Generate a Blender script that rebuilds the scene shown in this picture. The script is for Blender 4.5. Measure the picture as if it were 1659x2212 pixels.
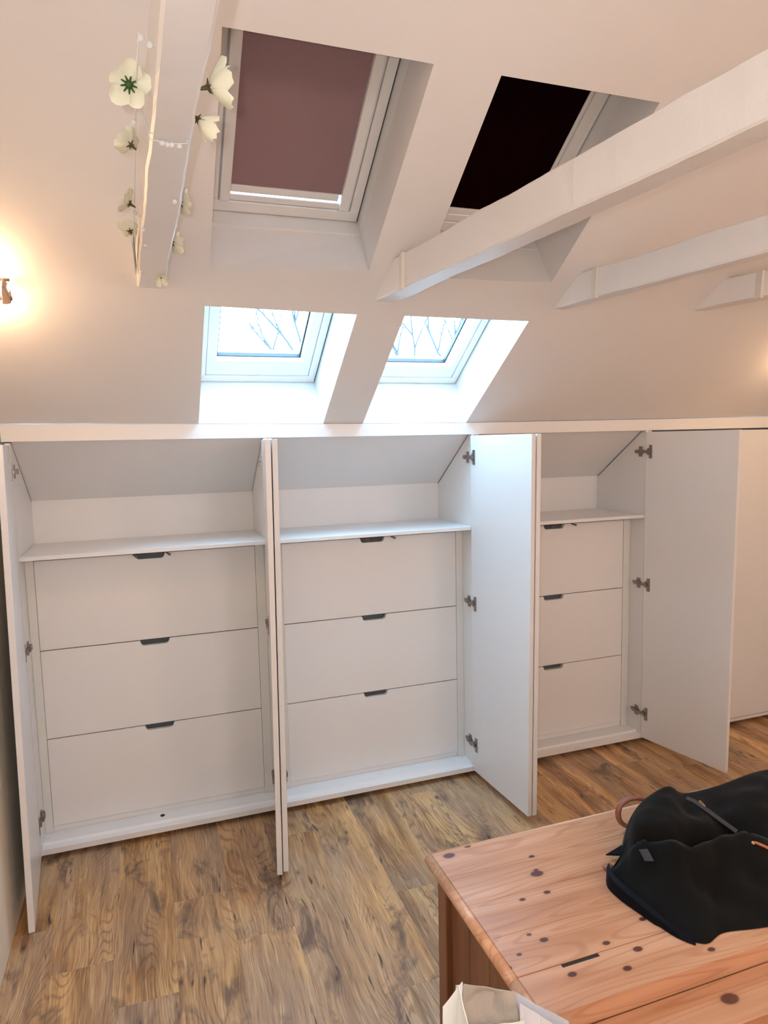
import bpy, bmesh, math, random
from mathutils import Vector, Matrix, noise
for o in list(bpy.data.objects): bpy.data.objects.remove(o)
sc = bpy.context.scene
col = sc.collection
random.seed(7)

# ------------------------------------------------------------------ camera
W_, H_ = 1659, 2212
cd = bpy.data.cameras.new('camera'); cam = bpy.data.objects.new('camera', cd); col.objects.link(cam)
cd.sensor_fit = 'HORIZONTAL'; cd.sensor_width = 36.0; cd.lens = 1472.904 / W_ * 36.0
cd.clip_start = 0.02
R = Matrix(((0.9445134, 0.0552509, -0.3237927), (-0.3277173, 0.0916914, -0.9403159), (-0.0222643, 0.9942535, 0.1047104)))
cam.matrix_world = Matrix.Translation((0, -2.6264, 1.5)) @ R.to_4x4()
sc.camera = cam

# ------------------------------------------------------------------ sky (overcast)
wd = bpy.data.worlds.new('overcast_sky'); sc.world = wd; wd.use_nodes = True
bg = wd.node_tree.nodes['Background']
bg.inputs[0].default_value = (0.42, 0.72, 1.0, 1); bg.inputs[1].default_value = 22.0

# ------------------------------------------------------------------ flash, rear fill lights and window portals
def lamp(name, kind, loc, watts, color, radius):
    l = bpy.data.lights.new(name, kind); l.energy = watts; l.color = color
    l.shadow_soft_size = radius
    o = bpy.data.objects.new(name, l); o.location = loc; col.objects.link(o); return o
lamp('phone_flash_light', 'POINT', (-.034, -2.632, 1.518), 13, (.97, .98, 1.0), .006)
lamp('rear_fill_light', 'POINT', (.9, -3.65, 1.86), 19, (1.0, .93, .90), .12)  # unseen fill added for the ambient light from behind the camera
lamp('far_rear_fill_light', 'POINT', (2.3, -3.5, 1.9), 22, (1.0, .70, .54), .12)  # second unseen ambient fill, warmer, towards the right
def portal(x0, x1, s0, s1):      # tells the renderer where the daylight comes in
    th = .59817
    l = bpy.data.lights.new('window_portal', 'AREA'); l.shape = 'RECTANGLE'; l.size = x1 - x0; l.size_y = s1 - s0; l.cycles.is_portal = True
    o = bpy.data.objects.new('window_portal', l); sm = (s0 + s1) / 2; d = .29
    o.location = ((x0 + x1) / 2, -sm * math.cos(th) + d * math.sin(th), 1.5716 + sm * math.sin(th) + d * math.cos(th))
    o.rotation_euler = (th * -1, 0, 0); col.objects.link(o)
portal(.19, .66, .0, .59); portal(.825, 1.285, .0, .59)

# ------------------------------------------------------------------ exposure
sc.view_settings.view_transform = 'Standard'; sc.view_settings.look = 'None'
sc.view_settings.gamma = 1; sc.view_settings.exposure = 0.40; sc.view_settings.use_curve_mapping = False

# ================================================================== materials
def newmat(name):
    m = bpy.data.materials.new(name); m.use_nodes = True
    return m, m.node_tree, m.node_tree.nodes['Principled BSDF']
def N(nt, t, **kw):
    n = nt.nodes.new(t)
    for k, v in kw.items(): setattr(n, k, v)
    return n
def setin(n, **kw):
    for k, v in kw.items():
        n.inputs[k.replace('_', ' ')].default_value = v
def L(nt, a, b): nt.links.new(a, b)
def math_(nt, op, a, b=None, clamp=False):
    n = N(nt, 'ShaderNodeMath', operation=op, use_clamp=clamp)
    for i, v in enumerate((a, b)):
        if v is None: continue
        if hasattr(v, 'is_output'): L(nt, v, n.inputs[i])
        else: n.inputs[i].default_value = v
    return n.outputs[0]
def mix_(nt, fac, a, b, mode='MIX'):
    n = N(nt, 'ShaderNodeMix', data_type='RGBA', blend_type=mode)
    for i, v in ((0, fac), (6, a), (7, b)):
        if hasattr(v, 'is_output'): L(nt, v, n.inputs[i])
        elif i == 0: n.inputs[0].default_value = v
        else: n.inputs[i].default_value = (*v, 1) if len(v) == 3 else v
    return n.outputs[2]
def ramp_(nt, fac, stops):
    n = N(nt, 'ShaderNodeValToRGB'); cr = n.color_ramp
    while len(cr.elements) < len(stops): cr.elements.new(0.5)
    for e, (p, c) in zip(cr.elements, stops):
        e.position = p; e.color = (*c, 1) if len(c) == 3 else c
    L(nt, fac, n.inputs[0]); return n.outputs[0]
def noise_(nt, vec, scale, detail=2, rough=.5, dist=0):
    n = N(nt, 'ShaderNodeTexNoise'); L(nt, vec, n.inputs['Vector'])
    setin(n, Scale=scale, Detail=detail, Roughness=rough, Distortion=dist); return n.outputs['Fac']
def mapping_(nt, vec, scale=(1, 1, 1), rot=(0, 0, 0), loc=(0, 0, 0)):
    n = N(nt, 'ShaderNodeMapping'); L(nt, vec, n.inputs[0])
    n.inputs['Scale'].default_value = scale; n.inputs['Rotation'].default_value = rot; n.inputs['Location'].default_value = loc
    return n.outputs[0]
def bump_(nt, b, h, strength, dist=.002):
    n = N(nt, 'ShaderNodeBump'); setin(n, Strength=strength, Distance=dist); L(nt, h, n.inputs['Height']); L(nt, n.outputs[0], b.inputs['Normal'])

def paint(name, c, rough=.6, var=.03, scale=6, bump=.05):
    m, nt, b = newmat(name); tc = N(nt, 'ShaderNodeTexCoord')
    f = noise_(nt, tc.outputs['Object'], scale, 4, .6)
    c2 = tuple(v * (1 - var * 2) for v in c)
    L(nt, mix_(nt, f, c2, c), b.inputs['Base Color'])
    b.inputs['Roughness'].default_value = rough
    g = noise_(nt, tc.outputs['Object'], 160, 3, .6)
    bump_(nt, b, g, bump, .001)
    return m
M = {}
M['plaster'] = paint('white_plaster_paint', (.82, .79, .77), .75, .02, 3, .12)
M['tan_wall'] = paint('warm_cream_wall_paint', (.87, .80, .69), .75, .03, 3, .12)
M['beam'] = paint('thick_white_gloss_paint', (.84, .80, .775), .38, .03, 9, .35)
M['caulk'] = paint('cream_filler', (.80, .74, .66), .6, .02, 20, .2)
M['laminate'] = paint('white_laminate', (.84, .825, .815), .36, .008, 30, .02)
M['lam_door'] = paint('white_door_laminate', (.82, .81, .81), .34, .008, 30, .03)
M['edge'] = paint('white_edge_band', (.80, .765, .735), .45, .01, 30, .02)
M['filler'] = paint('pale_green_white_filler', (.77, .77, .735), .45, .01, 30, .02)
M['frame'] = paint('white_window_lacquer', (.83, .81, .79), .3, .01, 12, .02)
M['gasket'] = paint('dark_gasket', (.015, .018, .03), .6, .01, 12, .02)
M['shadowgap'] = paint('gap_and_shade_black', (.02, .016, .014), .8, .02, 12, .02)  # near-black put in as shade in gaps, behind drawers and in the slot
M['recess'] = paint('slate_grey_shaded_backing', (.085, .100, .115), .55, .05, 40, .02)  # dark backing with the inner shade of the pull put into its colour
M['cap'] = paint('white_plastic', (.82, .80, .79), .4, .01, 30, .02)
M['blind_sheen'] = paint('blackout_fabric_painted_sheen', (.30, .185, .195), .8, .03, 200, .1)  # same fabric as blind_dark, with reflected light put into its colour
M['blind_dark'] = paint('dark_maroon_blackout_fabric', (.0075, .0006, .0016), .95, .05, 200, .1)
M['blind_dark'].node_tree.nodes['Principled BSDF'].inputs['Specular IOR Level'].default_value = .02
M['petal'] = paint('cream_silk_petal', (.86, .84, .66), .7, .06, 40, .05)
M['green'] = paint('dark_green_flower_heart', (.05, .12, .02), .7, .2, 60, .1)
M['sepal'] = paint('olive_brown_sepal', (.11, .09, .03), .7, .2, 60, .1)
M['ribbon'] = paint('translucent_white_ribbon', (.74, .76, .73), .4, .03, 30, .05)
M['bark'] = paint('dark_bark', (.024, .026, .030), .9, .1, 8, .3)  # dark tone keeps the branches visible against the overexposed sky
M['leather'] = paint('brown_leather', (.30, .105, .065), .42, .12, 40, .15)
M['tan_leather'] = paint('tan_leather', (.50, .16, .07), .42, .12, 60, .15)
M['navy'] = paint('navy_black_leather', (.0030, .0034, .0070), .6, .1, 50, .2)
M['navy'].node_tree.nodes['Principled BSDF'].inputs['Specular IOR Level'].default_value = .12
M['gold'] = paint('gold_print', (.55, .30, .10), .4, .05, 50, .05)
M['tag'] = paint('grey_blue_label', (.028, .030, .042), .5, .05, 50, .05)
def metal(name, c, r):
    m, nt, b = newmat(name); b.inputs['Base Color'].default_value = (*c, 1); b.inputs['Metallic'].default_value = 1
    tc = N(nt, 'ShaderNodeTexCoord'); f = noise_(nt, tc.outputs['Object'], 80, 2)
    L(nt, math_(nt, 'MULTIPLY_ADD', f, .2), b.inputs['Roughness']); b.inputs['Roughness'].default_value = r
    nt.links.remove(b.inputs['Roughness'].links[0])
    return m
M['nickel'] = metal('nickel_hinge_steel', (.33, .29, .27), .38)
M['brass'] = paint('brushed_copper_metal', (.20, .14, .12), .5, .03, 40, .05)
def glass():
    m, nt, b = newmat('window_glass')
    for n in list(nt.nodes):
        if n.type == 'BSDF_PRINCIPLED': nt.nodes.remove(n)
    out = nt.nodes['Material Output']
    t = N(nt, 'ShaderNodeBsdfTransparent'); t.inputs[0].default_value = (.94, .97, .98, 1)
    g = N(nt, 'ShaderNodeBsdfGlossy'); g.inputs['Roughness'].default_value = .02
    fr = N(nt, 'ShaderNodeFresnel'); fr.inputs[0].default_value = 1.3
    ge = N(nt, 'ShaderNodeNewGeometry'); fo = math_(nt, 'MULTIPLY', fr.outputs[0], math_(nt, 'SUBTRACT', 1.0, ge.outputs['Backfacing']))
    mx = N(nt, 'ShaderNodeMixShader'); L(nt, fo, mx.inputs[0]); L(nt, t.outputs[0], mx.inputs[1]); L(nt, g.outputs[0], mx.inputs[2])
    L(nt, mx.outputs[0], out.inputs[0]); return m
M['glass'] = glass()
def bead():
    m, nt, b = newmat('clear_bead'); b.inputs['Base Color'].default_value = (.95, .95, .95, 1)
    b.inputs['Roughness'].default_value = .05; b.inputs['Transmission Weight'].default_value = .5; return m
M['bead'] = bead()
def glow(name, c, s):
    m, nt, b = newmat(name); b.inputs['Base Color'].default_value = (.9, .85, .75, 1)
    b.inputs['Emission Color'].default_value = (*c, 1); b.inputs['Emission Strength'].default_value = s; return m
M['lampglow'] = glow('lit_lamp_tube', (1, .82, .55), 6)

def floor_mat():
    m, nt, b = newmat('rustic_oak_laminate'); tc = N(nt, 'ShaderNodeTexCoord'); oi = N(nt, 'ShaderNodeObjectInfo')
    off = N(nt, 'ShaderNodeVectorMath', operation='SCALE'); off.inputs[0].default_value = (37.1, 53.7, 11.3); L(nt, oi.outputs['Random'], off.inputs['Scale'])
    ad = N(nt, 'ShaderNodeVectorMath', operation='ADD'); L(nt, tc.outputs['Object'], ad.inputs[0]); L(nt, off.outputs[0], ad.inputs[1])
    v = ad.outputs[0]
    wv = N(nt, 'ShaderNodeTexNoise'); L(nt, mapping_(nt, v, (6, 2.6, 1)), wv.inputs['Vector']); setin(wv, Scale=1.0, Detail=2.0)
    sub = N(nt, 'ShaderNodeVectorMath', operation='MULTIPLY_ADD'); L(nt, wv.outputs['Color'], sub.inputs[0])
    sub.inputs[1].default_value = (.055, .0, 0); L(nt, v, sub.inputs[2]); w = sub.outputs[0]
    tone = noise_(nt, mapping_(nt, w, (15, 1.3, 1)), 1, 4, .6)
    base = ramp_(nt, tone, [(.28, (.14, .074, .040)), (.41, (.30, .165, .082)), (.51, (.47, .285, .145)), (.61, (.60, .385, .205)), (.75, (.72, .50, .30))])
    hue = noise_(nt, mapping_(nt, v, (4, 1.6, 1)), 1, 3)
    base = mix_(nt, ramp_(nt, hue, [(.40, (0, 0, 0)), (.60, (.75, .75, .75))]), base, (.36, .262, .190), 'MIX')
    # growth-ring arches in part of each board
    rg = noise_(nt, mapping_(nt, w, (8, 1.0, 1)), 1, 1, .35)
    rings = math_(nt, 'SINE', math_(nt, 'MULTIPLY', rg, 300))
    msk = ramp_(nt, noise_(nt, mapping_(nt, v, (6, 1.7, 1), loc=(7, 3, 0)), 1, 1), [(.46, (.04, .04, .04)), (.62, (.5, .5, .5))])
    base = mix_(nt, math_(nt, 'MULTIPLY', ramp_(nt, rings, [(.0, (0, 0, 0)), (.35, (0, 0, 0)), (.95, (1, 1, 1))]), msk), base, (.125, .064, .032))
    # fine pores, dark and pale
    pores = noise_(nt, mapping_(nt, w, (260, 8, 1)), 1, 3, .6)
    base = mix_(nt, ramp_(nt, pores, [(.52, (0, 0, 0)), (.68, (.62, .62, .62))]), base, (.125, .066, .036))
    light = noise_(nt, mapping_(nt, w, (200, 6, 1), loc=(4, 9, 0)), 1, 2, .6)
    base = mix_(nt, ramp_(nt, light, [(.54, (0, 0, 0)), (.72, (.5, .5, .5))]), base, (.74, .54, .34))
    # dark smudges, knots and short cracks
    sm = noise_(nt, mapping_(nt, v, (9, 4.0, 1), loc=(2, 5, 0)), 1, 4, .65, .8)
    base = mix_(nt, ramp_(nt, sm, [(.55, (0, 0, 0)), (.68, (.8, .8, .8))]), base, (.085, .058, .050))
    cr = noise_(nt, mapping_(nt, w, (60, 7, 1), loc=(1, 2, 0)), 1, 2, .5)
    base = mix_(nt, ramp_(nt, cr, [(.68, (0, 0, 0)), (.74, (.9, .9, .9))]), base, (.035, .02, .014))
    vo = N(nt, 'ShaderNodeTexVoronoi'); L(nt, mapping_(nt, w, (12, 5.5, 1)), vo.inputs['Vector']); vo.inputs['Scale'].default_value = 1
    base = mix_(nt, ramp_(nt, vo.outputs['Distance'], [(.04, (.9, .9, .9)), (.08, (.35, .35, .35)), (.15, (0, 0, 0))]), base, (.030, .016, .012))
    tint = math_(nt, 'MULTIPLY_ADD', oi.outputs['Random'], .30); nt.nodes[-1].inputs[2].default_value = 1.06
    hsv = N(nt, 'ShaderNodeHueSaturation'); hsv.inputs['Saturation'].default_value = 1.12; L(nt, tint, hsv.inputs['Value']); L(nt, base, hsv.inputs['Color'])
    L(nt, hsv.outputs[0], b.inputs['Base Color'])
    L(nt, ramp_(nt, pores, [(.3, (.34,) * 3), (.7, (.50,) * 3)]), b.inputs['Roughness'])
    bump_(nt, b, pores, .25, .001); return m
M['floor'] = floor_mat()

KNOTS = [(.635, -1.207, .016), (.818, -1.281, .008), (.795, -1.342, .017), (.800, -1.330, .007), (.718, -1.408, .008), (.781, -1.406, .009), (.696, -1.528, .010), (.806, -1.579, .009),
         (.853, -1.614, .011), (.802, -1.647, .010), (.697, -1.623, .010), (.590, -1.568, .011), (.919, -1.549, .009), (.693, -1.189, .009), (.630, -1.545, .006), (.676, -1.505, .006),
         (.960, -1.735, .020), (.985, -1.665, .009), (.80, -1.755, .009), (1.25, -1.30, .012), (1.4, -1.45, .014), (1.7, -1.6, .012)]
def pine(name, dark=1.0, knots=True, axis='x', sat=1.0):
    m, nt, b = newmat(name); g = N(nt, 'ShaderNodeNewGeometry'); P = g.outputs['Position']
    s = {'x': (1.0, 11, 11), 'z': (11, 11, 1.0)}[axis]; f = {'x': (3, 95, 95), 'z': (95, 95, 3)}[axis]
    t = noise_(nt, mapping_(nt, P, s), 1.6, 3, .5, .5)
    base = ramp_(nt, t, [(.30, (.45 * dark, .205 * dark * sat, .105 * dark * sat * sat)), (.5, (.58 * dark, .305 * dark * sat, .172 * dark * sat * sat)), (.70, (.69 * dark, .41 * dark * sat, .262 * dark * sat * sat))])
    ln = math_(nt, 'SINE', math_(nt, 'MULTIPLY', noise_(nt, mapping_(nt, P, s), 1.0, 1, .4), 120))
    base = mix_(nt, ramp_(nt, ln, [(.55, (0, 0, 0)), (1, (.36, .36, .36))]), base, (.36 * dark, .125 * dark, .046 * dark))
    fi = noise_(nt, mapping_(nt, P, f), 1, 2)
    base = mix_(nt, ramp_(nt, fi, [(.5, (0, 0, 0)), (.8, (.25, .25, .25))]), base, (.33 * dark, .12 * dark, .05 * dark))
    if knots:
        tot = None
        for kx, ky, kr in KNOTS:
            sv = N(nt, 'ShaderNodeVectorMath', operation='SUBTRACT'); L(nt, P, sv.inputs[0]); sv.inputs[1].default_value = (kx, ky, 0)
            mv = N(nt, 'ShaderNodeVectorMath', operation='MULTIPLY'); L(nt, sv.outputs[0], mv.inputs[0]); mv.inputs[1].default_value = (.95 / kr, 1.5 / kr, 0)
            ln_ = N(nt, 'ShaderNodeVectorMath', operation='LENGTH'); L(nt, mv.outputs[0], ln_.inputs[0])
            d = ln_.outputs['Value']
            tot = d if tot is None else math_(nt, 'MINIMUM', tot, d)
        base = mix_(nt, ramp_(nt, math_(nt, 'MULTIPLY', tot, .25), [(.15, (.95,) * 3), (.205, (.85,) * 3), (.235, (.25,) * 3), (.30, (.06,) * 3), (.5, (0, 0, 0))]), base, (.070, .013, .009))
    L(nt, base, b.inputs['Base Color']); b.inputs['Roughness'].default_value = .36
    bump_(nt, b, fi, .1, .001); return m
M['pine'] = pine('orange_pine_boards', .93, True, 'x', .96)
M['pine_bench'] = pine('orange_pine_bench_boards', .88, True, 'x', .95)
M['pine_shaded'] = pine('pine_side_shade_in_colour', .36, False, 'z', .74)  # same pine darkened, shade on the chest sides and legs put into the colour
M['pine_edge'] = pine('pale_pine_moulding', 1.12, False, 'x')
def cloth():
    m, nt, b = newmat('black_felt_cloth'); tc = N(nt, 'ShaderNodeTexCoord')
    f = noise_(nt, tc.outputs['Object'], 260, 3, .7)
    L(nt, mix_(nt, f, (.0016, .0015, .0014), (.0062, .0060, .0054)), b.inputs['Base Color']); b.inputs['Roughness'].default_value = .85
    b.inputs['Sheen Weight'].default_value = .05; b.inputs['Specular IOR Level'].default_value = .12
    bump_(nt, b, f, .3, .001); return m
M['cloth'] = cloth()
def paper(name, c, c2, rough, trans):
    m, nt, b = newmat(name); tc = N(nt, 'ShaderNodeTexCoord')
    f = noise_(nt, tc.outputs['Object'], 9, 4, .6)
    L(nt, mix_(nt, f, c, c2), b.inputs['Base Color']); b.inputs['Roughness'].default_value = rough
    return m
M['paper_white'] = paper('white_paper', (.80, .81, .78), (.86, .86, .83), .7, 0)
M['paper_kraft'] = paper('greyish_kraft_paper', (.40, .345, .285), (.50, .44, .375), .75, 0)
M['film'] = paper('bluish_crinkled_film', (.58, .60, .66), (.72, .74, .80), .28, .2)

# ================================================================== mesh helpers
class MB:
    def __init__(s): s.v = []; s.f = []; s.sm = []
    def add(s, vs, fs, smooth=False):
        n = len(s.v); s.v += [Vector(v) for v in vs]; s.f += [tuple(i + n for i in f) for f in fs]; s.sm += [smooth] * len(fs); return s
    def box(s, x0, x1, y0, y1, z0, z1): return s.hexa([(x0, y0, z0), (x1, y0, z0), (x1, y1, z0), (x0, y1, z0), (x0, y0, z1), (x1, y0, z1), (x1, y1, z1), (x0, y1, z1)])
    def hexa(s, c): return s.add(c, [(0, 3, 2, 1), (4, 5, 6, 7), (0, 1, 5, 4), (1, 2, 6, 5), (2, 3, 7, 6), (3, 0, 4, 7)])
    def prism(s, pts, off):   # polygon (3D points) pushed along off
        n = len(pts); off = Vector(off); a = [Vector(p) for p in pts]
        return s.add(a + [p + off for p in a], [tuple(range(n))[::-1], tuple(range(n, 2 * n))] + [(i, (i + 1) % n, n + (i + 1) % n, n + i) for i in range(n)])
    def tube(s, pts, r, seg=8, cap=True, flat=None):
        pts = [Vector(p) for p in pts]; rs = r if isinstance(r, (list, tuple)) else [r] * len(pts)
        vs = []; fs = []; up = None
        for i, p in enumerate(pts):
            d = (pts[min(i + 1, len(pts) - 1)] - pts[max(i - 1, 0)]).normalized()
            if up is None: up = d.orthogonal().normalized()
            up = (up - d * up.dot(d)).normalized(); sd = d.cross(up)
            for k in range(seg):
                a = 2 * math.pi * k / seg
                vs.append(p + (up * math.cos(a) + sd * math.sin(a)) * rs[i])
        for i in range(len(pts) - 1):
            for k in range(seg):
                fs.append((i * seg + k, i * seg + (k + 1) % seg, (i + 1) * seg + (k + 1) % seg, (i + 1) * seg + k))
        if cap: fs += [tuple(range(seg))[::-1], tuple(range((len(pts) - 1) * seg, len(pts) * seg))]
        return s.add(vs, fs, True)
    def ball(s, c, r, u=8, w=6, sc=(1, 1, 1)):
        c = Vector(c); vs = [c + Vector((0, 0, r * sc[2]))]; fs = []
        for i in range(1, w):
            t = math.pi * i / w
            for k in range(u):
                a = 2 * math.pi * k / u; vs.append(c + Vector((r * sc[0] * math.sin(t) * math.cos(a), r * sc[1] * math.sin(t) * math.sin(a), r * sc[2] * math.cos(t))))
        vs.append(c - Vector((0, 0, r * sc[2])))
        for k in range(u): fs.append((0, 1 + k, 1 + (k + 1) % u)); fs.append((len(vs) - 1, 1 + (w - 2) * u + (k + 1) % u, 1 + (w - 2) * u + k))
        for i in range(w - 2):
            for k in range(u): a = 1 + i * u; fs.append((a + k, a + u + k, a + u + (k + 1) % u, a + (k + 1) % u))
        return s.add(vs, fs, True)
    def build(s, name, mat, parent=None, bevel=0, label=None, xf=None):
        vs = [xf @ v for v in s.v] if xf is not None else s.v
        c = Vector((0, 0, 0))
        if vs:
            c = Vector([(min(v[i] for v in vs) + max(v[i] for v in vs)) / 2 for i in range(3)])
        me = bpy.data.meshes.new(name); me.from_pydata([v - c for v in vs], [], s.f)
        for p, q in zip(me.polygons, s.sm): p.use_smooth = q
        bm = bmesh.new(); bm.from_mesh(me); bmesh.ops.recalc_face_normals(bm, faces=bm.faces); 
        if bevel: bmesh.ops.bevel(bm, geom=list(bm.edges), offset=bevel, segments=1, affect='EDGES', clamp_overlap=True)
        bm.to_mesh(me); bm.free()
        me.materials.append(M[mat] if isinstance(mat, str) else mat)
        o = bpy.data.objects.new(name, me); o.location = c; col.objects.link(o)
        if parent is not None: attach(o, parent)
        if label: o['label'] = label
        return o
def wloc(o):
    v = o.location.copy()
    if o.parent: v = v + wloc(o.parent) + o.matrix_parent_inverse.translation
    return v
def attach(o, parent):
    o.parent = parent; o.matrix_parent_inverse = Matrix.Translation(-wloc(parent))
def thing(name, label, cat, loc, group=None):
    o = bpy.data.objects.new(name, None); o.location = loc; o.empty_display_size = .1; col.objects.link(o)
    o['label'] = label; o['category'] = cat
    if group: o['group'] = group
    return o
def struct(o, label=None):
    o['kind'] = 'structure'
    if label: o['label'] = label
    return o

TH = 0.59817; ZT = 1.5716
DV = Vector((0, -math.cos(TH), math.sin(TH)))      # up the slope
NV = Vector((0, math.sin(TH), math.cos(TH)))       # outwards through the roof
O0 = Vector((0, 0, ZT))
def SP(x, s, d=0): return O0 + Vector((x, 0, 0)) + DV * s + NV * d
# the board along the top of the cupboards sags a little
SAG = [(-.47, .011), (.19, .005), (.66, -.001), (1.28, -.005), (2.2, -.001), (3.2, .006)]
def sag(x):
    for (a, p), (b, q) in zip(SAG, SAG[1:]):
        if x <= b: return p + (q - p) * (x - a) / (b - a)
    return SAG[-1][1]

XL, XR = -.47, 3.20
# ================================================================== setting
# floor with planks
fb = MB().box(XL - .1, XR + .1, -4.5, .6, -.08, -.008).build('floor', 'shadowgap'); struct(fb, 'rustic brown oak laminate floor laid in planks')
PW, PL_ = .1763, 1.22
seams0 = -.3505
plank_mesh = {}
for ci in range(-1, 21):
    x0 = seams0 + ci * PW; x1 = x0 + PW
    x0c, x1c = max(x0, XL), min(x1, XR)
    if x1c - x0c < .01: continue
    off = {0: -.604, 4: -.16, 2: -.405, 5: -1.0}.get(ci, -random.random() * PL_)
    y = off + 2 * PL_
    while y > -4.4:
        ya, yb = y - PL_, y
        y -= PL_
        yb_, ya_ = min(yb, .45), max(ya, -4.35)
        if yb_ - ya_ < .02: continue
        key = (round(x1c - x0c, 4), round(yb_ - ya_, 3)); 
        cx, cy = (x0c + x1c) / 2, (ya_ + yb_) / 2
        if key in plank_mesh:
            o = bpy.data.objects.new('floor_plank', plank_mesh[key]); col.objects.link(o); o.location = (cx, cy, -.004); attach(o, fb)
        else:
            g = .0001
            o = MB().box(x0c + g, x1c - g, ya_ + g, yb_ - g, -.008, 0).build('floor_plank', 'floor', fb, .0004)
            plank_mesh[key] = o.data
# walls
GP = [(-4.5, -.05), (-4.5, 1.5), (-2.16, 3.1), (.40, 1.36), (.40, -.05)]
wl = MB().prism([(XL - .1, y, z) for y, z in GP], (.1, 0, 0)).build('wall_left', 'tan_wall'); struct(wl, 'cream gable wall at the left edge')
wr = MB().prism([(XR, y, z) for y, z in GP], (.1, 0, 0)).build('wall_right', 'tan_wall'); struct(wr, 'cream gable wall on the right')
wb = MB().box(XL, XR, -4.42, -4.32, -.05, 1.7).build('wall_back', 'plaster'); struct(wb)
wf = MB().box(XL, XR, .40, .45, -.05, 1.36).build('wall_front', 'plaster'); struct(wf, 'low knee wall behind the cupboards')
# sloping ceiling with four openings
WIN = [  # x0, x1, s0, s1
    (.193, .658, .752, 1.365), (.831, 1.285, .762, 1.365), (.188, .660, 0, .590), (.8245, 1.281, 0, .589)]
OPEN = {0: [(.195, .735), (.656, .765), (.659, 1.364), (.192, 1.366)], 1: [(.831, .755), (1.286, .762), (1.284, 1.364), (.830, 1.364)],
        2: [(.188, 0), (.660, 0), (.660, .587), (.186, .597)], 3: [(.8245, 0), (1.279, 0), (1.288, .588), (.824, .589)]}
SR = 2.62; TK = .30
def ceiling():
    mb = MB()
    xs = [XL, None, None, None, None, XR]
    rows = [(0, 2, 3), (1, 0, 1)]
    def pt(x, s): 
        p = SP(x, s); 
        if s == 0: p.z += sag(x)
        return p
    def quad(a, b, c, d): mb.add([pt(*a), pt(*b), pt(*c), pt(*d)], [(0, 1, 2, 3)])
    lo, ro = OPEN[2], OPEN[3]; hl, hr = OPEN[0], OPEN[1]
    sm = .66
    quad((XL, 0), lo[0], lo[3], (XL, .597)); quad(lo[1], ro[0], ro[3], lo[2]); quad(ro[1], (XR, 0), (XR, .588), ro[2])
    up = [(XL, .597), lo[3], lo[2], ro[3], ro[2], (XR, .588)]; mid = [(x, sm) for x, s in up]
    for i in range(5): quad(up[i], up[i + 1], mid[i + 1], mid[i])
    dn = [(XL, .735), hl[0], hl[1], hr[0], hr[1], (XR, .762)]
    for i in range(5): quad(mid[i], mid[i + 1], dn[i + 1], dn[i])
    tp = [(XL, 1.366), hl[3], hl[2], hr[3], hr[2], (XR, 1.364)]
    quad(dn[0], dn[1], tp[1], tp[0]); quad(dn[2], dn[3], tp[3], tp[2]); quad(dn[4], dn[5], tp[5], tp[4])
    rg = [(x, SR) for x, s in tp]
    for i in range(5): quad(tp[i], tp[i + 1], rg[i + 1], rg[i])
    # far side of the roof beyond the ridge
    a = SP(XL, SR); b = SP(XR, SR); yb = a.y * 2
    mb.add([a, b, Vector((XR, yb - .2, ZT - .14)), Vector((XL, yb - .2, ZT - .14))], [(0, 1, 2, 3)])
    # part of the slope that runs on down behind the cupboards
    mb.add([SP(XL, 0, .03), SP(XR, 0, .03), SP(XR, -.6, .03), SP(XL, -.6, .03)], [(0, 1, 2, 3)])
    # outer roof skin, open over the four shafts
    def qo(x0, x1, s0, s1): mb.add([SP(x0, s0, TK), SP(x1, s0, TK), SP(x1, s1, TK), SP(x0, s1, TK)], [(0, 1, 2, 3)])
    e = .1
    for x0, x1 in ((XL - e, .188), (.660, .8245), (1.288, XR + e)): qo(x0, x1, -.7, SR + .3)
    for x0, x1 in ((.188, .660), (.8245, 1.288)):
        qo(x0, x1, -.7, -.02); qo(x0, x1, .6, .75); qo(x0, x1, 1.37, SR + .3)
    a = SP(XL - e, SR + .3, TK); 
    mb.add([a, SP(XR + e, SR + .3, TK), Vector((XR + e, -4.9, 1.5)), Vector((XL - e, -4.9, 1.5))], [(0, 1, 2, 3)])
    mb.add([SP(XL - e, -.7, TK), SP(XR + e, -.7, TK), Vector((XR + e, .62, -.1)), Vector((XL - e, .62, -.1))], [(0, 1, 2, 3)])
    return mb
ce = ceiling().build('ceiling', 'plaster'); struct(ce, 'sloping white plastered attic ceiling')
# roof verge boards closing the gable ends above the walls keep daylight out
# fascia board
fx = [-.465, .19, .66, 1.28, 2.2, XR]
mb = MB()
for a, b in zip(fx, fx[1:]):
    za, zb = ZT + sag(a) - .0015, ZT + sag(b) - .0015
    la, lb = 1.5186 + sag(a) * .4, 1.5186 + sag(b) * .4
    mb.hexa([(a, -.004, la), (b, -.004, lb), (b, .018, lb), (a, .018, la), (a, -.004, za), (b, -.004, zb), (b, .018, zb), (a, .018, za)])
struct(mb.build('trim_1', 'laminate'), 'long white board running above the cupboards, under the lower roof windows')

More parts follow.
